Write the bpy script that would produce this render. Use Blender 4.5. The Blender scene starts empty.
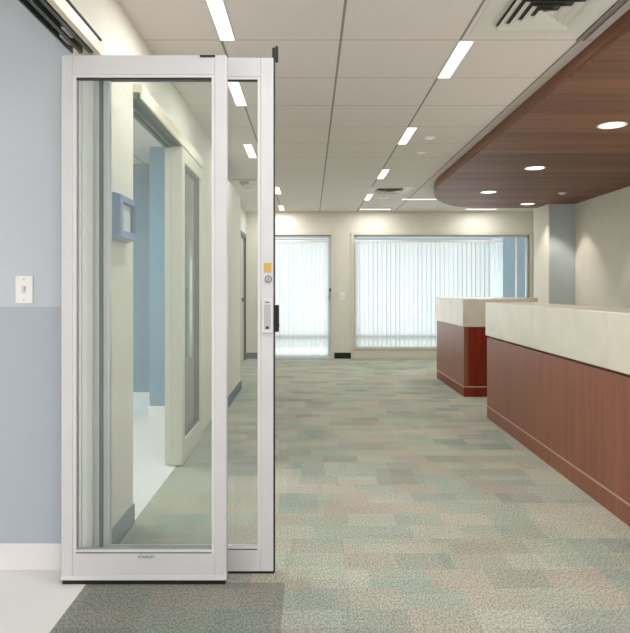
import bpy, bmesh, math, random
from mathutils import Vector, Matrix
random.seed(7)
S = bpy.context.scene
COL = S.collection
F = 650.0; UX = 310.0; UY = 290.0; EYE = 1.17; CEIL = 2.51

def px(u, v, Y):
    """photo pixel -> world X, Z on the plane at depth Y"""
    return (u-UX)*Y/F, EYE-(v-UY)*Y/F

def lin(c):
    c = c/255.0
    return c/12.92 if c <= .04045 else ((c+.055)/1.055)**2.4
def rgb(r, g, b): return (lin(r), lin(g), lin(b), 1)

# ------------------------------------------------------------------ materials
def new_mat(name):
    m = bpy.data.materials.new(name); m.use_nodes = True
    nt = m.node_tree
    return m, nt, nt.nodes['Principled BSDF']
def N(nt, t, **kw):
    n = nt.nodes.new(t)
    for k, v in kw.items(): setattr(n, k, v)
    return n
def math_node(nt, op, a, b=None):
    n = N(nt, 'ShaderNodeMath', operation=op)
    for i, x in enumerate((a, b)):
        if x is None: continue
        if isinstance(x, (int, float)): n.inputs[i].default_value = x
        else: nt.links.new(x, n.inputs[i])
    return n.outputs[0]
def mix_rgb(nt, fac, a, b, mode='MIX'):
    n = N(nt, 'ShaderNodeMix', data_type='RGBA', blend_type=mode)
    for i, x in ((0, fac), (6, a), (7, b)):
        if isinstance(x, (int, float)): n.inputs[i].default_value = x
        elif isinstance(x, tuple): n.inputs[i].default_value = x
        else: nt.links.new(x, n.inputs[i])
    return n.outputs[2]
def ramp(nt, fac, stops, interp='LINEAR'):
    n = N(nt, 'ShaderNodeValToRGB'); cr = n.color_ramp; cr.interpolation = interp
    while len(cr.elements) < len(stops): cr.elements.new(.5)
    for e, (p, c) in zip(cr.elements, stops): e.position = p; e.color = c
    nt.links.new(fac, n.inputs[0]); return n.outputs[0]

def plain(name, c, rough=.5, metal=0, noise=.03, spec=.4, scale=6):
    m, nt, b = new_mat(name)
    geo = N(nt, 'ShaderNodeNewGeometry')
    no = N(nt, 'ShaderNodeTexNoise'); no.inputs['Scale'].default_value = scale; no.inputs['Detail'].default_value = 3
    nt.links.new(geo.outputs['Position'], no.inputs['Vector'])
    d = tuple(max(0, x*(1-noise*2)) for x in c[:3])+(1,)
    l = tuple(min(1, x*(1+noise*2)) for x in c[:3])+(1,)
    nt.links.new(ramp(nt, no.outputs[0], [(.3, d), (.7, l)]), b.inputs['Base Color'])
    b.inputs['Roughness'].default_value = rough; b.inputs['Metallic'].default_value = metal
    b.inputs['Specular IOR Level'].default_value = spec
    return m

M = {}
M['white_metal'] = plain('white_metal', rgb(206, 206, 211), .38, 0, .01)
M['white_bead'] = plain('white_bead', rgb(216, 216, 219), .35, 0, .01)
M['black'] = plain('black_rubber', rgb(22, 22, 24), .6, 0, .05)
M['dark_metal'] = plain('dark_metal', rgb(58, 60, 58), .4, .6, .05)
M['gasket'] = plain('teal_gasket', rgb(52, 82, 92), .5, 0, .05)
M['track'] = plain('track_metal', rgb(112, 114, 108), .35, .7, .04)
M['steel'] = plain('brushed_steel', rgb(175, 176, 178), .3, .6, .03)
M['cream_metal'] = plain('cream_metal', rgb(222, 214, 190), .45, 0, .01)
M['wall_cream'] = plain('wall_cream', rgb(221, 218, 207), .8, 0, .01)
M['wall_grey'] = plain('wall_grey', rgb(220, 218, 208), .8, 0, .01)
M['casing'] = plain('casing_cream', rgb(214, 210, 196), .5, 0, .01)
M['pillar_blue_light'] = plain('pillar_blue_light', rgb(196, 208, 216), .8, 0, .01)
M['accent_blue'] = plain('accent_blue', rgb(98, 136, 165), .8, 0, .01)
M['cove_white'] = plain('cove_white', rgb(228, 228, 228), .6, 0, .01)
M['black_base'] = plain('black_base', rgb(20, 20, 20), .5, 0, .02)
M['dark_base'] = plain('dark_base', rgb(66, 86, 96), .6, 0, .03)
M['plastic'] = plain('white_plastic', rgb(238, 238, 236), .35, 0, .005)
M['yellow'] = plain('yellow_sticker', rgb(206, 166, 84), .6, 0, .03)
M['blue_plastic'] = plain('blue_plastic', rgb(0, 82, 158), .4, 0, .03)
M['dark_blue'] = plain('dark_blue', rgb(18, 66, 108), .5, 0, .03)
M['paper'] = plain('paper', rgb(206, 218, 222), .7, 0, .02)
M['ink'] = plain('ink', rgb(96, 120, 132), .7, 0, .02)
M['vinyl'] = plain('vinyl', rgb(226, 225, 224), .35, 0, .012, .5, 2)
M['diffuser'] = plain('diffuser_white', rgb(215, 213, 206), .55, 0, .01)
M['diffuser_dark'] = plain('diffuser_gap', rgb(84, 82, 78), .7, 0, .03)
M['terrace'] = plain('terrace', rgb(200, 205, 208), .8, 0, .03)
M['ext_blue'] = plain('ext_blue', rgb(172, 192, 204), .7, 0, .02)
M['mullion'] = plain('mullion_grey', rgb(212, 216, 218), .5, 0, .02)
M['bright_edge'] = plain('light_strip', rgb(190, 160, 140), .35, .2, .02)

# two-tone painted wall of the room on the left
m, nt, b = new_mat('wall_two_tone'); M['two_tone'] = m
g = N(nt, 'ShaderNodeNewGeometry'); sx = N(nt, 'ShaderNodeSeparateXYZ'); nt.links.new(g.outputs['Position'], sx.inputs[0])
t = math_node(nt, 'GREATER_THAN', sx.outputs[2], 1.10)
no = N(nt, 'ShaderNodeTexNoise'); no.inputs['Scale'].default_value = 2.5; nt.links.new(g.outputs['Position'], no.inputs['Vector'])
up = ramp(nt, no.outputs[0], [(.3, rgb(192, 199, 209)), (.7, rgb(195, 202, 212))])
nt.links.new(mix_rgb(nt, t, rgb(174, 183, 195), up), b.inputs['Base Color']); b.inputs['Roughness'].default_value = .75

# glass: transparent + fresnel reflection + pale veil imitating hazy reflected light
m, nt, b = new_mat('clear_glass'); M['glass'] = m
nt.nodes.remove(b); out = nt.nodes['Material Output']
tr = N(nt, 'ShaderNodeBsdfTransparent'); tr.inputs[0].default_value = (.975, .99, .98, 1)
gl = N(nt, 'ShaderNodeBsdfGlossy'); gl.inputs['Roughness'].default_value = .015
fr = N(nt, 'ShaderNodeFresnel'); fr.inputs[0].default_value = 1.5
mx = N(nt, 'ShaderNodeMixShader')
nt.links.new(fr.outputs[0], mx.inputs[0]); nt.links.new(tr.outputs[0], mx.inputs[1]); nt.links.new(gl.outputs[0], mx.inputs[2])
hz = N(nt, 'ShaderNodeBsdfDiffuse'); hz.inputs[0].default_value = (.8, .92, .9, 1)
m2 = N(nt, 'ShaderNodeMixShader'); m2.inputs[0].default_value = .05
nt.links.new(mx.outputs[0], m2.inputs[1]); nt.links.new(hz.outputs[0], m2.inputs[2])
nt.links.new(m2.outputs[0], out.inputs[0])

# blind fabric : translucent and a little see-through
m, nt, b = new_mat('blind_fabric'); M['blind'] = m
nt.nodes.remove(b); out = nt.nodes['Material Output']
df = N(nt, 'ShaderNodeBsdfDiffuse'); df.inputs[0].default_value = (.88, .9, .9, 1)
tl = N(nt, 'ShaderNodeBsdfTranslucent'); tl.inputs[0].default_value = (.9, .93, .93, 1)
tr = N(nt, 'ShaderNodeBsdfTransparent'); tr.inputs[0].default_value = (1, 1, 1, 1)
m1 = N(nt, 'ShaderNodeMixShader'); m1.inputs[0].default_value = .6
m2 = N(nt, 'ShaderNodeMixShader'); m2.inputs[0].default_value = .22
nt.links.new(df.outputs[0], m1.inputs[1]); nt.links.new(tl.outputs[0], m1.inputs[2])
nt.links.new(m1.outputs[0], m2.inputs[1]); nt.links.new(tr.outputs[0], m2.inputs[2]); nt.links.new(m2.outputs[0], out.inputs[0])

def emit(name, c, s):
    m, nt, b = new_mat(name)
    b.inputs['Base Color'].default_value = c; b.inputs['Emission Color'].default_value = c
    b.inputs['Emission Strength'].default_value = s
    return m
M['lamp'] = emit('lamp_lens', (1, .95, .84, 1), 2.2)
M['spot_lens'] = emit('spot_lens', (1, .94, .82, 1), 1.6)

# ceiling tiles with a grid
TX0, TPX, TY0, TPY = .165, .64, 3.484, .618
m, nt, b = new_mat('ceiling_tiles'); M['ceiling'] = m
g = N(nt, 'ShaderNodeNewGeometry'); sx = N(nt, 'ShaderNodeSeparateXYZ'); nt.links.new(g.outputs['Position'], sx.inputs[0])
def gridline(o, x0, p, w):
    f = math_node(nt, 'FRACT', math_node(nt, 'ADD', math_node(nt, 'DIVIDE', math_node(nt, 'SUBTRACT', o, x0), p), 50.0+w/2/p))
    return math_node(nt, 'LESS_THAN', f, w/p)
gx = math_node(nt, 'MULTIPLY', gridline(sx.outputs[0], TX0, TPX, .014), math_node(nt, 'LESS_THAN', sx.outputs[0], 1.6))
gy = gridline(sx.outputs[1], TY0, TPY, .009)
no = N(nt, 'ShaderNodeTexNoise'); no.inputs['Scale'].default_value = 160; nt.links.new(g.outputs['Position'], no.inputs['Vector'])
base = ramp(nt, no.outputs[0], [(.3, rgb(218, 212, 208)), (.7, rgb(226, 220, 216))])
c1 = mix_rgb(nt, math_node(nt, 'MULTIPLY', gy, .5), base, rgb(120, 116, 108))
c2 = mix_rgb(nt, math_node(nt, 'MULTIPLY', gx, .8), c1, rgb(112, 108, 100))
nt.links.new(c2, b.inputs['Base Color']); b.inputs['Roughness'].default_value = .9

# carpet tiles: patchwork of planks in muted colours, with loop texture
m, nt, b = new_mat('carpet'); M['carpet'] = m
g = N(nt, 'ShaderNodeNewGeometry'); sx = N(nt, 'ShaderNodeSeparateXYZ'); nt.links.new(g.outputs['Position'], sx.inputs[0])
def cells(rowh, cw, seed):
    r = math_node(nt, 'FLOOR', math_node(nt, 'DIVIDE', sx.outputs[1], rowh))
    wn = N(nt, 'ShaderNodeTexWhiteNoise', noise_dimensions='2D'); cb = N(nt, 'ShaderNodeCombineXYZ')
    nt.links.new(r, cb.inputs[0]); cb.inputs[1].default_value = seed; nt.links.new(cb.outputs[0], wn.inputs['Vector'])
    u = math_node(nt, 'FLOOR', math_node(nt, 'ADD', math_node(nt, 'DIVIDE', sx.outputs[0], cw), math_node(nt, 'MULTIPLY', wn.outputs['Value'], 7)))
    cb2 = N(nt, 'ShaderNodeCombineXYZ'); nt.links.new(u, cb2.inputs[0]); nt.links.new(r, cb2.inputs[1]); cb2.inputs[2].default_value = seed
    w2 = N(nt, 'ShaderNodeTexWhiteNoise', noise_dimensions='3D'); nt.links.new(cb2.outputs[0], w2.inputs['Vector'])
    return w2.outputs['Value']
CA = .0
pal = [(0, rgb(160, 168, 156)), (.15, rgb(184, 180, 166)), (.30, rgb(154, 168, 162)), (.44, rgb(178, 170, 158)),
       (.56, rgb(172, 180, 166)), (.68, rgb(140, 146, 140)), (.78, rgb(188, 188, 178)), (.89, rgb(174, 162, 154))]
ca = ramp(nt, cells(.17, .24, 1.3), pal, 'CONSTANT')
cb_ = ramp(nt, cells(.34, .21, 5.1), pal[3:]+[(.97, rgb(168, 180, 172))], 'CONSTANT')
cc = ramp(nt, cells(.125, .40, 9.7), pal, 'CONSTANT')
col = mix_rgb(nt, .36, ca, cb_); col = mix_rgb(nt, .25, col, cc); col = mix_rgb(nt, .12, col, rgb(170, 182, 170))
# darker grey tiles in front of the threshold
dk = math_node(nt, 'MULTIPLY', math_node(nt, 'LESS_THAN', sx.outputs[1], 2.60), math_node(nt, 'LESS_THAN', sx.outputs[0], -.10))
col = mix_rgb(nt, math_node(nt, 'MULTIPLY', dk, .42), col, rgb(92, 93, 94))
cell2 = cells(.165, .36, 1.3)
no = N(nt, 'ShaderNodeTexNoise'); no.inputs['Scale'].default_value = 150; no.inputs['Detail'].default_value = 4
mp = N(nt, 'ShaderNodeMapping'); mp.inputs['Scale'].default_value = (1.0, .55, 1)
nt.links.new(g.outputs['Position'], mp.inputs[0]); nt.links.new(mp.outputs[0], no.inputs['Vector'])
loop = ramp(nt, no.outputs[0], [(.36, (.5, .5, .5, 1)), (.62, (1.34, 1.34, 1.34, 1))])
col = mix_rgb(nt, .75, col, mix_rgb(nt, 1.0, col, loop, 'MULTIPLY'))
n3 = N(nt, 'ShaderNodeTexNoise'); n3.inputs['Scale'].default_value = 1.6; nt.links.new(g.outputs['Position'], n3.inputs['Vector'])
col = mix_rgb(nt, 1.0, col, ramp(nt, n3.outputs[0], [(.35, (.84, .87, .84, 1)), (.65, (.94, .94, .92, 1))]), 'MULTIPLY')
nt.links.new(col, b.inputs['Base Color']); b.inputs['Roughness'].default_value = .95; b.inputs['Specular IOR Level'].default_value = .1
bp = N(nt, 'ShaderNodeBump'); bp.inputs['Strength'].default_value = .25; bp.inputs['Distance'].default_value = .004
nt.links.new(no.outputs[0], bp.inputs['Height']); nt.links.new(bp.outputs[0], b.inputs['Normal'])

def wood(name, c1, c2, scale, rough, plank=None):
    m, nt, b = new_mat(name)
    g = N(nt, 'ShaderNodeNewGeometry'); mp = N(nt, 'ShaderNodeMapping'); mp.inputs['Scale'].default_value = scale
    nt.links.new(g.outputs['Position'], mp.inputs[0])
    no = N(nt, 'ShaderNodeTexNoise'); no.inputs['Scale'].default_value = 1; no.inputs['Detail'].default_value = 6; no.inputs['Distortion'].default_value = .4
    nt.links.new(mp.outputs[0], no.inputs['Vector'])
    col = ramp(nt, no.outputs[0], [(.3, c1), (.7, c2)])
    if plank:
        sx = N(nt, 'ShaderNodeSeparateXYZ'); nt.links.new(g.outputs['Position'], sx.inputs[0])
        r = math_node(nt, 'FLOOR', math_node(nt, 'DIVIDE', sx.outputs[1], plank))
        w = N(nt, 'ShaderNodeTexWhiteNoise', noise_dimensions='1D'); nt.links.new(r, w.inputs['W'])
        col = mix_rgb(nt, 1.0, col, ramp(nt, w.outputs['Value'], [(0, (.74, .72, .7, 1)), (1, (1.22, 1.2, 1.18, 1))]), 'MULTIPLY')
    nt.links.new(col, b.inputs['Base Color']); b.inputs['Roughness'].default_value = rough; b.inputs['Specular IOR Level'].default_value = .35
    return m
M['wood_front'] = wood('wood_cherry', rgb(124, 75, 58), rgb(142, 90, 71), (16, 16, 1.4), .38)
M['wood_red'] = wood('wood_mahogany', rgb(104, 28, 14), rgb(138, 44, 26), (18, 18, 1.4), .35)
M['wood_canopy'] = wood('wood_canopy', rgb(104, 70, 52), rgb(132, 92, 70), (.7, 26, 8), .6, .155)
M['wood_edge'] = wood('wood_edge', rgb(100, 58, 36), rgb(130, 79, 50), (2, 2, 30), .4)

m, nt, b = new_mat('cream_stone'); M['stone'] = m
g = N(nt, 'ShaderNodeNewGeometry')
no = N(nt, 'ShaderNodeTexNoise'); no.inputs['Scale'].default_value = 3; no.inputs['Detail'].default_value = 8; no.inputs['Distortion'].default_value = 1.2
nt.links.new(g.outputs['Position'], no.inputs['Vector'])
nt.links.new(ramp(nt, no.outputs[0], [(.35, rgb(206, 202, 186)), (.5, rgb(213, 209, 194)), (.7, rgb(219, 215, 202))]), b.inputs['Base Color'])
b.inputs['Roughness'].default_value = .3

# ------------------------------------------------------------------ mesh helpers
class MB:
    def __init__(self): self.bm = bmesh.new()
    def box(self, x0, x1, y0, y1, z0, z1, bev=0):
        x0, x1 = min(x0, x1), max(x0, x1); y0, y1 = min(y0, y1), max(y0, y1); z0, z1 = min(z0, z1), max(z0, z1)
        t = bmesh.new()
        v = [t.verts.new(p) for p in ((x0,y0,z0),(x1,y0,z0),(x1,y1,z0),(x0,y1,z0),(x0,y0,z1),(x1,y0,z1),(x1,y1,z1),(x0,y1,z1))]
        for f in ((0,3,2,1),(4,5,6,7),(0,1,5,4),(1,2,6,5),(2,3,7,6),(3,0,4,7)): t.faces.new([v[i] for i in f])
        if bev: bmesh.ops.bevel(t, geom=t.edges[:], offset=bev, segments=2, affect='EDGES', profile=.5)
        self.join(t); return self
    def join(self, t):
        me = bpy.data.meshes.new('t'); t.to_mesh(me); t.free(); self.bm.from_mesh(me); bpy.data.meshes.remove(me)
    def prism(self, pts, z0, z1, bev=0):
        t = bmesh.new()
        lo = [t.verts.new((x, y, z0)) for x, y in pts]; hi = [t.verts.new((x, y, z1)) for x, y in pts]
        n = len(pts)
        t.faces.new(lo[::-1]); t.faces.new(hi)
        for i in range(n): t.faces.new((lo[i], lo[(i+1)%n], hi[(i+1)%n], hi[i]))
        bmesh.ops.recalc_face_normals(t, faces=t.faces[:])
        if bev: bmesh.ops.bevel(t, geom=t.edges[:], offset=bev, segments=2, affect='EDGES', profile=.5)
        self.join(t); return self
    def cyl(self, c, r, h, axis='Z', seg=28, r2=None):
        t = bmesh.new()
        bmesh.ops.create_cone(t, cap_ends=True, segments=seg, radius1=r, radius2=r if r2 is None else r2, depth=h)
        rot = {'Z': Matrix(), 'Y': Matrix.Rotation(math.pi/2, 4, 'X'), 'X': Matrix.Rotation(math.pi/2, 4, 'Y')}[axis]
        bmesh.ops.transform(t, matrix=Matrix.Translation(c) @ rot, verts=t.verts[:]); self.join(t); return self
    def lathe(self, c, prof, seg=32):
        """profile of (r, z) turned round a vertical axis at c"""
        t = bmesh.new(); rings = []
        for r, z in prof:
            rings.append([t.verts.new((c[0]+r*math.cos(2*math.pi*i/seg), c[1]+r*math.sin(2*math.pi*i/seg), c[2]+z)) for i in range(seg)])
        for a, b2 in zip(rings, rings[1:]):
            for i in range(seg): t.faces.new((a[i], a[(i+1)%seg], b2[(i+1)%seg], b2[i]))
        bmesh.ops.recalc_face_normals(t, faces=t.faces[:]); self.join(t); return self
    def quad(self, *p):
        self.bm.faces.new([self.bm.verts.new(q) for q in p]); return self

def base_of(mb):
    vs = [v.co for v in mb.bm.verts]
    return Vector(((min(v.x for v in vs)+max(v.x for v in vs))/2, (min(v.y for v in vs)+max(v.y for v in vs))/2, min(v.z for v in vs)))
def link(name, mb, mat, parent=None, org=None, smooth=False):
    """one mesh object built in world coordinates; parts take the origin of their thing"""
    if parent is not None: org = Vector(parent['_org'])
    elif org is None: org = base_of(mb)
    bmesh.ops.translate(mb.bm, verts=mb.bm.verts[:], vec=-Vector(org))
    me = bpy.data.meshes.new(name); mb.bm.to_mesh(me); mb.bm.free()
    me.materials.append(M[mat])
    if smooth:
        for p in me.polygons: p.use_smooth = True
    o = bpy.data.objects.new(name, me); COL.objects.link(o)
    o['_org'] = tuple(org)
    if parent is not None: o.parent = parent
    else: o.location = org
    return o
def tag(o, label, cat, group=None):
    o['label'] = label; o['category'] = cat
    if group: o['group'] = group
    return o
def thing(name, loc, label, cat, group=None):
    o = bpy.data.objects.new(name, None); COL.objects.link(o); o.location = loc; o['_org'] = tuple(loc)
    o.empty_display_size = .1
    return tag(o, label, cat, group)
def struct(name, mb, mat, parent=None):
    o = link(name, mb, mat, parent)
    if parent is None: o['kind'] = 'structure'
    return o
def copy_tree(o, loc, label, group=None):
    c = o.copy(); COL.objects.link(c); c.location = loc; c['label'] = label
    if group: c['group'] = group
    for ch in list(o.children):
        d = ch.copy(); COL.objects.link(d); d.parent = c
        for g2 in list(ch.children):
            e = g2.copy(); COL.objects.link(e); e.parent = d
    return c
def text_mesh(s, size):
    cu = bpy.data.curves.new('t', 'FONT'); cu.body = s; cu.size = size; cu.align_x = 'CENTER'; cu.align_y = 'CENTER'; cu.extrude = .0006
    o = bpy.data.objects.new('t', cu); COL.objects.link(o)
    bpy.context.view_layer.update()
    me = bpy.data.meshes.new_from_object(o.evaluated_get(bpy.context.evaluated_depsgraph_get()))
    bpy.data.objects.remove(o); bpy.data.curves.remove(cu)
    return me

# ------------------------------------------------------------------ room shell
WX = -.89            # corridor face of the left wall
FY = 11.1            # far window wall
BY = -3.0            # wall behind
RX = 3.82            # right wall
LX = -4.2            # outer side of the rooms on the left
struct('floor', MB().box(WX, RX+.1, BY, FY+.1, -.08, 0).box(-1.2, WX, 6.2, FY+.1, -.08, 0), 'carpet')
struct('floor_left', MB().box(LX, WX, BY, 6.2, -.08, -.0), 'vinyl')
struct('ceiling', MB().box(LX-.1, RX+.1, BY-.1, FY+.12, CEIL, CEIL+.08), 'ceiling')
struct('wall_right', MB().box(RX, RX+.1, BY, FY+.12, 0, CEIL), 'wall_grey')
struct('wall_back', MB().box(LX, RX, BY-.1, BY, 0, CEIL), 'wall_cream')
struct('wall_outer_left', MB().box(LX-.1, LX, BY, 8, 0, CEIL), 'wall_cream')
# left corridor wall: piers and lintels round the two sliding door openings
D1A, D1B, HD = .75, 2.72, 2.215
D2A, D2B = 3.27, 5.14
T = .11
w = MB().box(WX-T, WX, BY, D1A, 0, CEIL).box(WX-T, WX, D1A, D1B, HD, CEIL)
w.box(WX-T, WX, D1B, D2A, 0, CEIL).box(WX-T, WX, D2A, D2B, HD, CEIL).box(WX-T, WX, D2B, 6.13, 0, CEIL).box(-1.2, WX-T, 6.08, 6.13, 0, CEIL)
struct('wall_left', w, 'wall_cream')
struct('wall_room', MB().box(LX, WX-T+.001, D1B, D1B+.12, 0, CEIL), 'two_tone')
struct('baseboard_room', MB().box(LX, WX-T, D1B-.012, D1B, 0, .113, .003), 'cove_white')
struct('baseboard_left', MB().box(WX, WX+.012, D1B+.01, D2A-.01, 0, .10, .003), 'dark_base')
# far walls of the second room on the left
struct('wall_room_end', MB().box(-1.5, -1.2, 6.08, 6.9, 0, CEIL), 'accent_blue')
struct('wall_room_recess', MB().box(LX, -1.5, 6.9, 7.0, 0, CEIL), 'accent_blue')
struct('baseboard_room_end', MB().box(-1.5, WX-T, 6.066, 6.08, 0, .085).box(LX, -1.514, 6.886, 6.9, 0, .085).box(-1.514, -1.5, 6.066, 6.9, 0, .085), 'cove_white')
# lower wing wall, then the recessed wall with a doorway, further down the corridor
struct('wall_wing', MB().box(-1.09, -.822, 6.13, 7.70, 0, 2.27), 'wall_grey')
struct('baseboard_wing', MB().box(-.822, -.81, 6.118, 7.70, 0, .10).box(-1.0, -.81, 6.116, 6.13, 0, .10), 'dark_base')
struct('wall_recess', MB().box(-1.2, -1.09, 6.13, 10.05, 0, CEIL).box(-1.2, -1.09, 10.05, 10.85, 2.05, CEIL).box(-1.2, -1.09, 10.85, FY, 0, CEIL), 'wall_grey')
d = struct('door_2', MB().box(-1.18, -1.12, 10.07, 10.83, .01, 2.03), 'casing')
link('door_frame', MB().box(-1.10, -1.07, 10.00, 10.06, 0, 2.10).box(-1.10, -1.07, 10.84, 10.90, 0, 2.10).box(-1.10, -1.07, 10.00, 10.90, 2.04, 2.10), 'dark_metal', d)
link('door_handle', MB().box(-1.12, -1.07, 10.70, 10.74, .98, 1.04), 'dark_metal', d)

# far wall with a glazed door and a wide window
g0, g1 = -.70, .36
w0, w1 = .75, 3.745
gt = 2.11; ws = .18
fw = MB().box(-1.2, g0, FY, FY+.12, 0, CEIL).box(g0, g1, FY, FY+.12, gt, CEIL).box(g1, w0, FY, FY+.12, 0, CEIL)
fw.box(w0, w1, FY, FY+.12, gt, CEIL).box(w1, RX, FY, FY+.12, 0, CEIL).box(w0, w1, FY, FY+.12, 0, ws)
struct('wall_far', fw, 'wall_cream')
struct('baseboard_far', MB().box(.415, .70, FY-.016, FY, 0, .10, .004), 'black_base')
struct('baseboard_far_left', MB().box(-1.09, g0-.05, FY-.016, FY, 0, .10, .004), 'dark_base')
struct('trim_1', MB().box(g0-.05, g0, FY-.02, FY+.10, 0, gt+.05).box(g1, g1+.05, FY-.02, FY+.10, 0, gt+.05).box(g0, g1, FY-.02, FY+.10, gt, gt+.05), 'casing')
struct('trim_2', MB().box(w0-.05, w0, FY-.02, FY+.10, 0, gt+.05).box(w1, w1+.045, FY-.02, FY+.10, 0, gt+.05).box(w0, w1, FY-.02, FY+.10, gt, gt+.05).box(w0, w1, FY-.02, FY, ws-.02, ws), 'casing')
# glazed door
d = struct('door_1', MB().box(g0+.004, g0+.055, FY+.03, FY+.08, .012, gt-.004).box(g1-.055, g1-.004, FY+.03, FY+.08, .012, gt-.004).box(g0+.055, g1-.055, FY+.03, FY+.08, gt-.06, gt-.004).box(g0+.055, g1-.055, FY+.03, FY+.08, .012, .07).box(g0+.055, g1-.055, FY+.03, FY+.08, .355, .415), 'mullion')
link('glass_pane', MB().box(g0+.055, g1-.055, FY+.052, FY+.058, .07, gt-.06), 'glass', d)
link('door_handle', MB().box(g1-.045, g1-.02, FY-.02, FY+.03, 1.0, 1.12, .004).box(g1-.12, g1-.02, FY-.035, FY-.02, 1.045, 1.065, .004), 'steel', d)
link('hinge', MB().box(g1-.03, g1-.004, FY+.015, FY+.03, 1.14, 1.2, .002), 'dark_metal', d)
# wide window
d = struct('window_1', MB().box(w0, w0+.04, FY+.03, FY+.08, ws, gt).box(w1-.04, w1, FY+.03, FY+.08, ws, gt).box(w0+.04, w1-.04, FY+.03, FY+.08, gt-.04, gt).box(w0+.04, w1-.04, FY+.03, FY+.08, ws, ws+.04)
           .box(3.535, 3.56, FY+.03, FY+.08, ws+.04, gt-.04).box(w0+.04, 3.535, FY+.03, FY+.08, .355, .415), 'mullion')
link('glass_pane', MB().box(w0+.04, w1-.04, FY+.052, FY+.058, ws+.04, gt-.04), 'glass', d)

# pillar at the right
struct('wall_pillar', MB().box(3.44, RX, 9.37, 10.0, 0, CEIL), 'wall_cream')
struct('wall_pillar_lit_face', MB().box(3.452, RX, 9.36, 9.37, 0, CEIL), 'pillar_blue_light')  # bluish light on the pillar front, put into this thin face's colour
# outdoors: terrace, parapet, neighbour wall
struct('floor_terrace', MB().box(-12, 14, FY+.12, 24, -.12, -.02), 'terrace')
struct('wall_parapet', MB().box(-12, 14, 14, 14.2, -.02, .66), 'terrace')
struct('wall_outside', MB().box(3.62, 9, 12.2, 13, -.02, 4), 'ext_blue')

# ------------------------------------------------------------------ vertical blinds
def blind(x0, x1, z0, z1, label):
    Y = FY-.055
    r = thing('vertical_blind', ((x0+x1)/2, Y, z0), label, 'blind', 'vertical blinds on the far wall')
    link('headrail', MB().box(x0, x1, Y-.028, Y+.028, z1, z1+.03, .004), 'cove_white', r)
    mb = MB(); n = int(round((x1-x0)/.075))
    for i in range(n):
        cx = x0+(i+.5)*(x1-x0)/n; a = math.radians(33+random.uniform(-7, 7)); hw = .044
        prev = None
        for k in range(5):
            s = -1+k*.5; d_ = hw*s; bow = .009*(1-s*s)
            p = (cx+d_*math.cos(a)-bow*math.sin(a), Y+d_*math.sin(a)+bow*math.cos(a))
            if prev: mb.quad((prev[0], prev[1], z0), (p[0], p[1], z0), (p[0], p[1], z1), (prev[0], prev[1], z1))
            prev = p
    link('slats', mb, 'blind', r)
    return r
blind(g0+.02, g1-.05, .04, 1.985, 'white vertical blind hanging full height over the narrow glazed door')
blind(w0+.015, 3.27, ws+.025, 1.985, 'wide white vertical blind covering the big window beside the counters')

# ------------------------------------------------------------------ swung-open glass door leaves
def leaf(name, Y, x0, x1, zt, zb, gl, gr, gt_, gb, label, th=.044):
    r = thing(name, ((x0+x1)/2, Y+th/2, 0), label, 'door', 'swung-out sliding door leaves')
    link('left_stile', MB().box(x0, gl-.006, Y, Y+th, zb, zt, .003), 'white_metal', r)
    link('right_stile', MB().box(gr+.006, x1, Y, Y+th, zb, zt, .003), 'white_metal', r)
    link('top_rail', MB().box(gl-.006, gr+.006, Y+.0008, Y+th-.0008, gt_+.006, zt, .002), 'white_metal', r)
    link('bottom_rail', MB().box(gl-.006, gr+.006, Y+.0008, Y+th-.0008, zb, gb-.006, .002), 'white_metal', r)
    e = .018
    bead = MB().box(gl-.006, gl+.006, Y+.004, Y+th-.004, gb-.006, gt_+.006).box(gr-.006, gr+.006, Y+.004, Y+th-.004, gb-.006, gt_+.006)
    bead.box(gl+.006, gr-.006, Y+.004, Y+th-.004, gt_-.004, gt_+.006).box(gl+.006, gr-.006, Y+.004, Y+th-.004, gb-.006, gb+.004)
    link('glazing_bead', bead, 'white_bead', r)
    link('gasket', MB().box(gl+.006, gr-.006, Y+.010, Y+th-.010, gt_-.008, gt_-.004), 'dark_metal', r)
    link('gasket', MB().box(gl+.006, gr-.006, Y+.001, Y+.004, gb-.006, gb-.003), 'dark_metal', r)
    link('glass_pane', MB().box(gl+.006, gr-.006, Y+th/2-.003, Y+th/2+.003, gb+.004, gt_-.004), 'glass', r)
    return r
Y1 = 2.58
ax0, azt = px(61, 55, Y1); ax1, azb = px(226.5, 580, Y1)
agl, agt = px(74, 76, Y1); agr, agb = px(213, 552, Y1)
A = leaf('glass_door_leaf', Y1, ax0, ax1, azt, azb, agl, agr, agt, agb, 'nearer white-framed glass door leaf, the wider one on the left, swung out over the carpet')
link('bottom_sweep', MB().box(ax0+.004, ax1-.006, Y1+.004, Y1+.04, .0005, azb), 'black', A)
link('edge_seal', MB().box(ax0-.004, ax0, Y1+.012, Y1+.036, azb, azt-.01), 'dark_metal', A)
link('sweep_trim', MB().box(ax0, ax1, Y1-.004, Y1-.0005, azb, azb+.018, .001), 'white_bead', A)
a, z = px(200, 56.2, Y1); a2, _ = px(215, 57, Y1)
link('hinge_slot', MB().box(a, a2, Y1-.003, Y1-.0003, z-.004, z+.004), 'black', A)
tm = text_mesh('STANLEY', .0165)
lx, lz = px(146.5, 557, Y1)
tb = bmesh.new(); tb.from_mesh(tm)
bmesh.ops.transform(tb, matrix=Matrix.Translation((lx, Y1-.0004, lz)) @ Matrix.Rotation(math.pi/2, 4, 'X') @ Matrix.Diagonal((1.0, .95, 1, 1)), verts=tb.verts[:])
mbt = MB(); mbt.join(tb)
link('lettering', mbt, 'ink', A)

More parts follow.
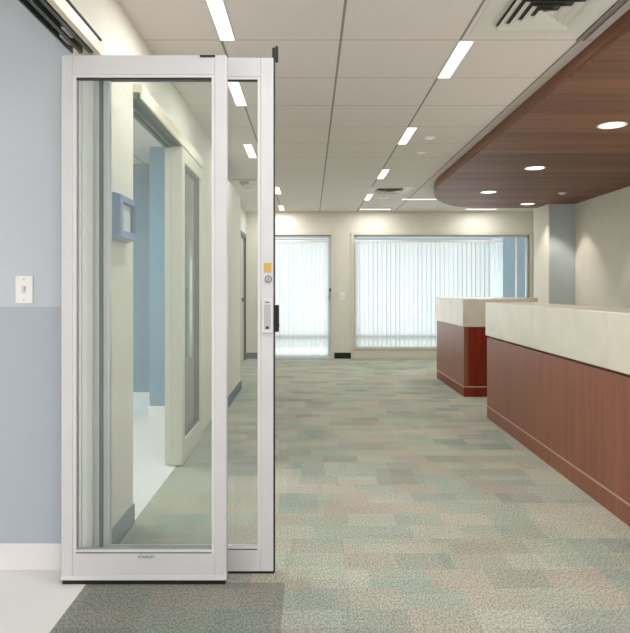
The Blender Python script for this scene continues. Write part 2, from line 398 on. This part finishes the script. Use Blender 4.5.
Y2 = 2.678
bx0 = -.884; bx1, bzt = px(273.4, 57.5, Y2); _, bzb = px(0, 571.5, Y2)
bgr, bgt = px(259, 78, Y2); _, bgb = px(0, 548.5, Y2)
bgl = px(108, 0, Y2)[0]
B = leaf('glass_door_leaf', Y2, bx0, bx1, bzt, bzb, bgl, bgr, bgt, bgb, 'farther glass door leaf with pull handle and yellow sticker, partly behind the nearer leaf', .038)
ga, gb_ = px(99.3, 0, Y2)[0], px(103.6, 0, Y2)[0]
link('stile_groove', MB().box(ga, gb_, Y2-.0015, Y2-.0004, bzb+.01, bzt-.01), 'gasket', B)
link('bottom_sweep', MB().box(bx0+.01, bx1+.003, Y2+.004, Y2+.034, .0005, bzb), 'black', B)
link('edge_seal', MB().box(bx1, bx1+.006, Y2+.006, Y2+.034, bzb-.004, bzt-.005), 'dark_metal', B)
pvx, pvz = px(275, 52, Y2)
link('top_pivot', MB().box(pvx-.012, pvx-.001, Y2+.008, Y2+.03, bzt-.005, bzt+.045, .002).box(pvx+.001, pvx+.012, Y2+.004, Y2+.03, bzt-.012, bzt+.05, .002), 'black', B)
sx0, sz0 = px(264, 272.5, Y2); sx1, sz1 = px(271.5, 263, Y2)
link('yellow_sticker', MB().box(sx0, sx1, Y2-.0012, Y2-.0003, sz0, sz1), 'yellow', B)
cx, cz = px(268.3, 279, Y2)
lr = link('lock_ring', MB().cyl((cx, Y2-.002, cz), .0145, .003, 'Y'), 'dark_metal', B)
lk = link('lock_cylinder', MB().cyl((cx, Y2-.004, cz), .0115, .008, 'Y').cyl((cx, Y2-.009, cz), .0095, .004, 'Y'), 'steel', B)
link('keyhole', MB().box(cx-.0012, cx+.0012, Y2-.0118, Y2-.0108, cz-.005, cz+.005), 'dark_metal', lk)
hx0, hz0 = px(262, 333, Y2); hx1, hz1 = px(273, 299.5, Y2)
hd = link('pull_handle', MB().box(hx0, hx0+.009, Y2-.009, Y2, hz0, hz1, .002).box(hx1-.009, hx1, Y2-.009, Y2, hz0, hz1, .002).box(hx0+.009, hx1-.009, Y2-.009, Y2, hz1-.022, hz1, .002).box(hx0+.009, hx1-.009, Y2-.009, Y2, hz0, hz0+.014, .002), 'white_bead', B)
link('handle_recess', MB().box(hx0+.009, hx1-.009, Y2-.002, Y2-.0003, hz0+.014, hz1-.022), 'steel', hd)
mxx = (hx0+hx1)/2
link('thumb_turn', MB().cyl((mxx, Y2-.005, hz0+.022), .006, .008, 'Y'), 'dark_metal', hd)
link('printed_mark', MB().box(mxx-.008, mxx+.008, Y2-.0105, Y2-.009, hz1-.013, hz1-.009), 'dark_metal', hd)
kx0, kz0 = px(275.3, 332, Y2); kx1, kz1 = px(278.8, 305, Y2)
link('latch', MB().box(kx0-.004, kx1, Y2+.002, Y2+.03, kz0, kz1, .003).box(kx1-.006, kx1+.002, Y2-.004, Y2+.01, kz0+.02, kz0+.034, .002), 'black', B)

# ------------------------------------------------------------------ header track over the first doorway
HZ0, HZ1 = 2.142, 2.192
H = thing('sliding_door_header', (WX, 1.7, HZ0), 'sliding door header with dark open tracks above the blue room doorway', 'door header')
ya, yb = D1A+.01, 2.672
link('fascia', MB().box(-.872, -.862, ya, yb, HZ0, HZ1, .002).box(-.905, -.862, yb, yb+.04, HZ0+.0, HZ1), 'cream_metal', H)
link('header_body', MB().box(-.980, -.872, ya, yb, HZ0+.04, HZ1+.015), 'dark_metal', H)
link('shadow_gap', MB().box(-.889, -.868, ya, yb+.04, HZ1+.0155, HZ1+.024), 'black', H)
for x in (-.980, -.948, -.940, -.908, -.900):
    link('track_rail', MB().box(x, x+.006, ya, yb, HZ0, HZ0+.04), 'track', H)
link('track_lip', MB().box(-.886, -.872, ya, yb, HZ0+.002, HZ0+.012), 'cream_metal', H)
for y in (2.50, 1.98):
    link('trolley', MB().box(-.966, -.952, y, y+.09, HZ0+.004, HZ0+.04, .003).cyl((-.959, y+.02, HZ0+.02), .012, .02, 'X'), 'steel', H)
link('trolley', MB().box(-.930, -.914, 2.42, 2.52, HZ0+.004, HZ0+.04, .003), 'steel', H)
# door jamb at the end of the blue wall
J = link('door_jamb', MB().box(-.975, -.950, 2.700, 2.719, 0, 2.14, .002).box(-.930, -.905, 2.700, 2.719, 0, 2.14, .002).box(-.950, -.930, 2.706, 2.719, 0, 2.14), 'plastic')
tag(J, 'tall white metal door jamb strip fixed to the blue wall end behind the glass', 'door jamb')

# second sliding door further along the left wall
r = thing('sliding_door_header', (WX, 4.2, 2.13), 'cream header with dark track over the second doorway, seen through the glass', 'door header')
link('fascia', MB().box(-.855, -.843, D2A, D2B, 2.13, 2.205, .002), 'cream_metal', r)
link('header_body', MB().box(-.985, -.855, D2A, D2B, 2.165, 2.205), 'cream_metal', r)
for x in (-.983, -.930, -.885):
    link('track_rail', MB().box(x, x+.012, D2A, D2B, 2.13, 2.165), 'dark_metal', r)
def side_leaf(X, y0, y1, label, th=.046):
    r = thing('sliding_door_leaf', (X+th/2, (y0+y1)/2, 0), label, 'door')
    for a_, b_ in ((y0, y0+.085), (y1-.085, y1)):
        link('stile', MB().box(X, X+th, a_, b_, .01, 2.12, .003), 'casing', r)
    link('top_rail', MB().box(X+.001, X+th-.001, y0+.085, y1-.085, 2.03, 2.12), 'casing', r)
    link('bottom_rail', MB().box(X+.001, X+th-.001, y0+.085, y1-.085, .01, .16), 'casing', r)
    link('gasket', MB().box(X+.014, X+th-.014, y0+.085, y0+.1, .16, 2.03).box(X+.014, X+th-.014, y1-.1, y1-.085, .16, 2.03).box(X+.014, X+th-.014, y0+.1, y1-.1, .16, .175).box(X+.014, X+th-.014, y0+.1, y1-.1, 2.015, 2.03), 'dark_metal', r)
    link('glass_pane', MB().box(X+th/2-.003, X+th/2+.003, y0+.1, y1-.1, .175, 2.015), 'glass', r)
side_leaf(-.968, 4.33, 5.10, 'slid-back glass door leaf parked behind the sidelight in the second doorway')
side_leaf(-.920, 4.30, 5.12, 'cream-framed fixed glass sidelight panel along the left wall beyond the second doorway', .076)

# blue sign frame on the wall between the doorways
fy0, fy1, fz0, fz1, fx0, fx1 = 2.87, 3.15, 1.395, 1.61, WX, WX+.05
r = thing('wall_sign_holder', (WX, (fy0+fy1)/2, fz0), 'bright blue framed sign holder on the wall beside the second doorway', 'sign')
mb = MB()
o_ = [(fy0, fz0), (fy1, fz0), (fy1, fz1), (fy0, fz1)]
f_ = [(fy0+.014, fz0+.014), (fy1-.014, fz0+.014), (fy1-.014, fz1-.014), (fy0+.014, fz1-.014)]
i_ = [(fy0+.075, fz0+.045), (fy1-.03, fz0+.045), (fy1-.03, fz1-.04), (fy0+.075, fz1-.04)]
b_ = [(y+.004*(1 if k in (0, 3) else -1), z_) for k, (y, z_) in enumerate(i_)]
for k in range(4):
    j = (k+1) % 4
    mb.quad((fx0, *o_[k]), (fx0, *o_[j]), (fx1, *f_[j]), (fx1, *f_[k]))
    mb.quad((fx1, *f_[k]), (fx1, *f_[j]), (fx1-.006, *i_[j]), (fx1-.006, *i_[k]))
    mb.quad((fx1-.006, *i_[k]), (fx1-.006, *i_[j]), (fx0+.012, *b_[j]), (fx0+.012, *b_[k]))
mb.quad(*[(fx0+.012, *q) for q in b_]); mb.quad(*[(fx0+.0005, *q) for q in o_[::-1]])
link('frame', mb, 'blue_plastic', r)
link('inner_recess', MB().box(fx0+.0122, fx0+.0126, b_[0][0]+.002, b_[1][0]-.002, b_[0][1]+.002, b_[2][1]-.002).box(fx0+.013, fx0+.045, b_[1][0]-.004, b_[1][0]-.001, b_[0][1]+.002, b_[2][1]-.002), 'dark_blue', r)
pp = link('paper_insert', MB().box(fx0+.013, fx0+.03, i_[0][0]+.008, i_[1][0]-.008, fz0+.05, fz1-.045), 'paper', r)
mb = MB()
for k, z_ in enumerate((.062, .07, .078, .09, .098, .112)):
    mb.box(fx0+.0302, fx0+.0306, i_[0][0]+.02, i_[0][0]+.075-.012*(k % 3), fz0+z_, fz0+z_+.0035)
link('printed_lines', mb, 'ink', pp)

# light switches
def switch(cx, Y, cz, w, h, label):
    r = thing('light_switch', (cx, Y, cz-h/2), label, 'light switch')
    link('wall_plate', MB().box(cx-w/2, cx+w/2, Y-.006, Y-.0005, cz-h/2, cz+h/2, .002), 'plastic', r)
    link('toggle', MB().box(cx-.005, cx+.005, Y-.016, Y-.006, cz-.004, cz+.012, .001).box(cx-.0075, cx+.0075, Y-.0075, Y-.006, cz-.017, cz+.017), 'paper', r)
    for s_ in (-1, 1): link('screw', MB().cyl((cx, Y-.0065, cz+s_*h*.37), .003, .002, 'Y', 12), 'steel', r)
cx, cz = px(24.5, 289.5, D1B)
switch(cx, D1B, cz, .072, .116, 'white toggle light switch on the two-tone blue wall at left')
cx, cz = px(342.5, 296.5, FY)
switch(cx, FY, cz, .075, .125, 'small white light switch on the far wall between blinds')

# ------------------------------------------------------------------ counters
def front_x(y): return 1.565+(y-3.178)*(1.611-1.565)/(5.974-3.178)
def slab(y0, y1, off0, off1): return [(front_x(y0)+off0, y0), (front_x(y0)+off1, y0), (front_x(y1)+off1, y1), (front_x(y1)+off0, y1)]
r = thing('reception_counter', (1.9, 3, 0), 'nearest long reception counter, cream stone top over brown wood front, running out at right edge', 'counter', 'reception counters')
ye, yn = 5.974, -.4
link('stone_top', MB().prism(slab(yn, ye, 0, .40), .752, 1.057, .006), 'stone', r)
link('shadow_reveal', MB().prism(slab(yn, ye-.02, .035, .37), .738, .752), 'wood_edge', r)
link('front_panel', MB().prism(slab(yn, ye-.012, .012, .37), .114, .738, .002), 'wood_front', r)
link('metal_strip', MB().prism(slab(yn, ye-.012, .009, .36), .104, .114), 'bright_edge', r)
link('plinth', MB().prism(slab(yn, ye-.012, .012, .36), 0, .104, .002), 'wood_front', r)
link('desk_top', MB().prism(slab(yn, ye-.3, .40, .98), .71, .75, .003), 'stone', r)
for yy in (yn+.02, 2.6, ye-.34):
    link('desk_support', MB().prism(slab(yy, yy+.03, .40, .95), 0, .71), 'wood_front', r)

x0, ya, yb = 1.674, 7.11, 8.66
r = thing('reception_counter', (2.0, 7.9, 0), 'farther reception counter with dark red wood end panel and thin return shelf', 'counter', 'reception counters')
link('stone_top', MB().box(x0, 2.45, ya, yb, .765, 1.073, .006), 'stone', r)
link('return_shelf', MB().box(2.45, 2.87, 8.18, yb, 1.022, 1.073, .006), 'stone', r)
link('return_support', MB().box(2.45, 2.85, 8.56, 8.62, 0, 1.022), 'wood_front', r)
link('front_panel', MB().box(x0+.012, x0+.06, ya+.012, yb-.01, .114, .765, .001), 'wood_front', r)
link('end_panel', MB().box(x0+.06, 2.43, ya+.018, yb-.02, .114, .765, .001), 'wood_red', r)
link('metal_strip', MB().box(x0+.008, 2.44, ya+.008, yb-.01, .102, .114), 'bright_edge', r)
link('plinth', MB().box(x0+.012, 2.435, ya+.012, yb-.012, 0, .102, .001), 'wood_red', r)

# ------------------------------------------------------------------ canopy
CZ = EYE+1.24
pts = [(RX-.002, -1.0), (RX-.002, 9.355), (3.43, 9.355), (3.43, 9.84), (2.62, 9.84)]
cxx, cyy, rx, ry = 2.62, 7.55, 2.62-1.525, 9.84-7.55
for k in range(1, 25):
    a_ = math.pi/2+math.pi/2*k/24
    pts.append((cxx+rx*math.cos(a_), cyy+ry*math.sin(a_)))
pts.append((1.525, -1.0))
r = thing('ceiling_canopy', (2.6, 4, CZ), 'curved dark wood canopy hanging from the ceiling over the counters', 'canopy')
link('soffit_panel', MB().prism(pts, CZ, CZ+.02), 'wood_canopy', r)
link('edge_band', MB().prism([(x+(.0 if x > 2.7 else -.003), y) for x, y in pts], CZ+.02, CEIL-.001), 'wood_edge', r)

# ------------------------------------------------------------------ ceiling lights
def slot_light(x0, x1, y0, y1, label, group, tmpl=None):
    org = Vector(((x0+x1)/2, (y0+y1)/2, CEIL-.006))
    if tmpl: return copy_tree(tmpl, org, label, group)
    r = thing('ceiling_slot_light', org, label, 'ceiling light', group)
    z1 = CEIL-.0005; z0 = CEIL-.006; e = .006
    link('trim_frame', MB().box(x0-e, x0, y0-e, y1+e, z0, z1).box(x1, x1+e, y0-e, y1+e, z0, z1).box(x0, x1, y0-e, y0, z0, z1).box(x0, x1, y1, y1+e, z0, z1), 'plastic', r)
    link('lens', MB().box(x0, x1, y0, y1, z0+.001, z1), 'lamp', r)
    return r
def area(x, y, z, sx_, sy_, W, col=(1, .985, .96), rot=(0, 0, 0)):
    l = bpy.data.lights.new('area_lamp', 'AREA'); l.shape = 'RECTANGLE'; l.size = sx_; l.size_y = sy_; l.energy = W; l.color = col
    o = bpy.data.objects.new('area_lamp', l); COL.objects.link(o); o.location = (x, y, z); o.rotation_euler = rot
    return o
LW = 9.5
yk = lambda k: TY0+TPY*k
tm_ = None
lrow = [(-1, 'frontmost ceiling slot light of the left row, cut by the top of the picture'),
        (1, 'left-row ceiling slot light seen at the top of the narrow glass pane'),
        (4, 'left-row ceiling slot light seen lower in the narrow glass pane'),
        (8, 'ceiling slot light just right of the door stile, the nearer of two small ones'),
        (11, 'ceiling slot light just right of the door stile, farther one close to the far wall')]
for k, lab in lrow:
    X = {-1: -.44, 1: -.495, 4: -.575, 8: -.44, 11: -.465}[k]
    o = slot_light(X-.036, X+.036, yk(k)+.01, yk(k+1)-.01, lab, 'left row of ceiling slot lights', tm_); tm_ = tm_ or o
    area(X, yk(k+.5), CEIL-.012, .07, .58, LW*(.5 if k in (1, 4) else 1))
rrow = [(0, 'largest ceiling slot light of the right row, nearest the square air diffuser'),
        (3, 'second ceiling slot light of the right row counting from the camera'),
        (6, 'third ceiling slot light of the right row, before the small air vent'),
        (9, 'farthest ceiling slot light of the right row, just past the small air vent')]
for k, lab in rrow:
    X = .842
    slot_light(X-.036, X+.036, yk(k)+.01, yk(k+1)-.01, lab, 'right row of ceiling slot lights', tm_)
    area(X, yk(k+.5), CEIL-.012, .07, .58, LW)
for k in (-3, -6, -9):
    for X in (.2, .842): area(X, yk(k+.5), CEIL-.012, .07, .58, LW)
# slots running across, at the far end
tc = None
for x0_, x1_, y_, lab in ((.83, 1.33, 10.75, 'thin crosswise slot light above the left end of the wide window'),
                          (1.36, 1.86, 9.57, 'thin crosswise slot light in the ceiling ending at the canopy tip'),
                          (2.58, 3.08, 10.75, 'thin crosswise slot light glimpsed past the curved canopy edge')):
    o = slot_light(x0_, x1_, y_-.035, y_+.035, lab, 'crosswise slot lights', tc); tc = tc or o
    area((x0_+x1_)/2, y_, CEIL-.012, .5, .06, 5)

# recessed downlights in the canopy
dl = None
for x, y, lab in ((2.27, 4.885, 'largest round downlight in the wood canopy, at the right edge'),
                  (2.285, 6.6, 'middle round downlight in the canopy, between the largest and the tip'),
                  (2.26, 8.22, 'round downlight nearest the curved left tip of the canopy'),
                  (3.13, 9.35, 'round downlight at the back of the canopy beside the pillar')):
    if dl is None:
        dl = thing('recessed_downlight', (x, y, CZ-.006), lab, 'downlight', 'round downlights in the canopy')
        link('trim_ring', MB().lathe((x, y, CZ-.001), [(.088, -.001), (.106, -.004), (.108, 0), (.088, 0)]), 'plastic', dl, smooth=True)
        link('lens', MB().cyl((x, y, CZ-.003), .0875, .004), 'spot_lens', dl)
    else:
        copy_tree(dl, (x, y, CZ-.006), lab)
    l = bpy.data.lights.new('spot_lamp', 'SPOT'); l.energy = 38; l.spot_size = math.radians(105); l.spot_blend = .6; l.color = (1, .9, .76); l.shadow_soft_size = .07
    o = bpy.data.objects.new('spot_lamp', l); COL.objects.link(o); o.location = (x, y, CZ-.015)
# extra wall washers close to the right wall (give the scallops)
for y in (9.0, 7.3, 5.2):
    l = bpy.data.lights.new('spot_lamp', 'SPOT'); l.energy = 26; l.spot_size = math.radians(80); l.spot_blend = .35; l.color = (1, .9, .76); l.shadow_soft_size = .04
    o = bpy.data.objects.new('spot_lamp', l); COL.objects.link(o); o.location = (3.45, y, CZ-.02)

# air diffusers
def square_diffuser(cx, cy, half, n, label, pf):
    r = thing('ceiling_air_diffuser', (cx, cy, CEIL-.02), label, 'air vent')
    link('face_plate', MB().box(cx-pf, cx+pf, cy-pf, cy+pf, CEIL-.003, CEIL-.0005), 'diffuser', r)
    link('dark_cavity', MB().box(cx-half, cx+half, cy-half, cy+half, CEIL-.005, CEIL-.003), 'diffuser_dark', r)
    for k in range(n):
        ho = half*(1-k/n); hi = ho-half/n*.8; mb = MB()
        for sx_, sy_ in ((1, 0), (0, 1), (-1, 0), (0, -1)):
            def P(h, t_, z_): return (cx+h*sx_-t_*sy_, cy+h*sy_+t_*sx_, z_)
            mb.quad(P(ho, -ho, CEIL-.024), P(ho, ho, CEIL-.024), P(hi, hi, CEIL-.007), P(hi, -hi, CEIL-.007))
            mb.quad(P(ho, -ho, CEIL-.0255), P(ho, ho, CEIL-.0255), P(hi, hi, CEIL-.0075), P(hi, -hi, CEIL-.0075))
        link('louvre_ring', mb, 'diffuser', r)
square_diffuser(1.125, 3.105, .185, 4, 'large square air diffuser with stepped louvres at the top right of the ceiling', .29)
square_diffuser(1.06, yk(8.5), .17, 4, 'small far air diffuser in the ceiling near the canopy tip', .29)
r = thing('slot_vent', (1.445, 3.1, CEIL-.006), 'thin grey linear slot vent between the square diffuser and the canopy', 'air vent')
link('frame', MB().box(1.425, 1.429, 2.2, yk(0), CEIL-.005, CEIL-.0005).box(1.465, 1.469, 2.2, yk(0), CEIL-.005, CEIL-.0005), 'diffuser_dark', r)
link('blade', MB().box(1.429, 1.465, 2.2, yk(0), CEIL-.003, CEIL-.0005), 'steel', r)

# sprinkler heads / detectors
def puck(x, y, z, r_, label, cat, name):
    o = link(name, MB().lathe((x, y, z), [(0.001, -.022), (r_*.45, -.022), (r_*.5, -.012), (r_, -.008), (r_, -.0005), (.001, -.0005)], 24), 'plastic', smooth=False)
    return tag(o, label, cat)
puck(1.05, 5.69, CEIL, .05, 'small round white sprinkler cover on the ceiling, nearer of two left of the canopy', 'sprinkler', 'ceiling_sprinkler')
puck(1.08, 6.31, CEIL, .045, 'small round white sprinkler cover on the ceiling, farther of two left of the canopy', 'sprinkler', 'ceiling_sprinkler')
puck(1.06, 9.37, CEIL, .07, 'small round smoke detector on the ceiling beyond the small air vent', 'smoke detector', 'smoke_detector')
puck(3.22, 8.3, CZ, .05, 'small round sprinkler cover under the wood canopy toward the right wall', 'sprinkler', 'ceiling_sprinkler')
r = thing('ceiling_fixture', (-.80, 7.95, CEIL-.1), 'small pale ceiling fixture with angled head, seen through the narrow glass pane', 'ceiling fixture')
link('mounting_plate', MB().box(-.92, -.66, 7.85, 8.05, CEIL-.012, CEIL-.0005, .003), 'diffuser', r)
link('dome', MB().lathe((-.80, 7.95, CEIL-.012), [(.001, -.06), (.03, -.055), (.055, -.035), (.065, 0)], 20), 'steel', r, smooth=True)
link('head', MB().prism([(-.80, 7.86), (-.70, 7.88), (-.74, 7.96), (-.80, 7.95)], CEIL-.13, CEIL-.06, .004), 'plastic', r)

# ------------------------------------------------------------------ lamps and world
area(1.0, -1.6, .8, 2.2, 2.2, 74, (.97, .99, 1), (math.pi+math.radians(-25), 0, 0))  # unseen fill lamp added behind the camera, aimed up to brighten the ceiling
area(2.75, 3.0, .95, .5, 4.0, 26, (1, .97, .93), (math.pi, 0, 0))  # hidden uplight added behind the near counter as fill
area(-3.45, -.8, CEIL-.02, 1.3, 1.8, 95, (.97, .98, 1))
area(-2.4, 4.6, CEIL-.02, 1.4, 1.4, 60, (1, .98, .94))
area(1.4, 13.4, .95, 7, 1.7, 215, (.97, .99, 1), (math.radians(-90), 0, 0))
W = bpy.data.worlds.new('world'); S.world = W; W.use_nodes = True
nt = W.node_tree; bg = nt.nodes['Background']; bg.inputs[0].default_value = (.62, .74, .84, 1); bg.inputs[1].default_value = .75

# ------------------------------------------------------------------ camera
cd = bpy.data.cameras.new('camera'); cam = bpy.data.objects.new('camera', cd); COL.objects.link(cam)
cam.location = (0, 0, EYE); cam.rotation_euler = (math.pi/2, 0, 0)
cd.sensor_fit = 'HORIZONTAL'; cd.sensor_width = 36; cd.lens = 36*F/630
cd.shift_x = (315-UX)/630; cd.shift_y = -(316.5-UY)/630
cd.clip_start = .05
S.camera = cam
for o in S.objects:
    if '_org' in o: del o['_org']
S.view_settings.view_transform = 'Standard'
S.view_settings.look = 'None'
S.view_settings.exposure = 0
S.cycles.max_bounces = 12; S.cycles.diffuse_bounces = 6; S.cycles.transparent_max_bounces = 24
S.cycles.sample_clamp_indirect = 4
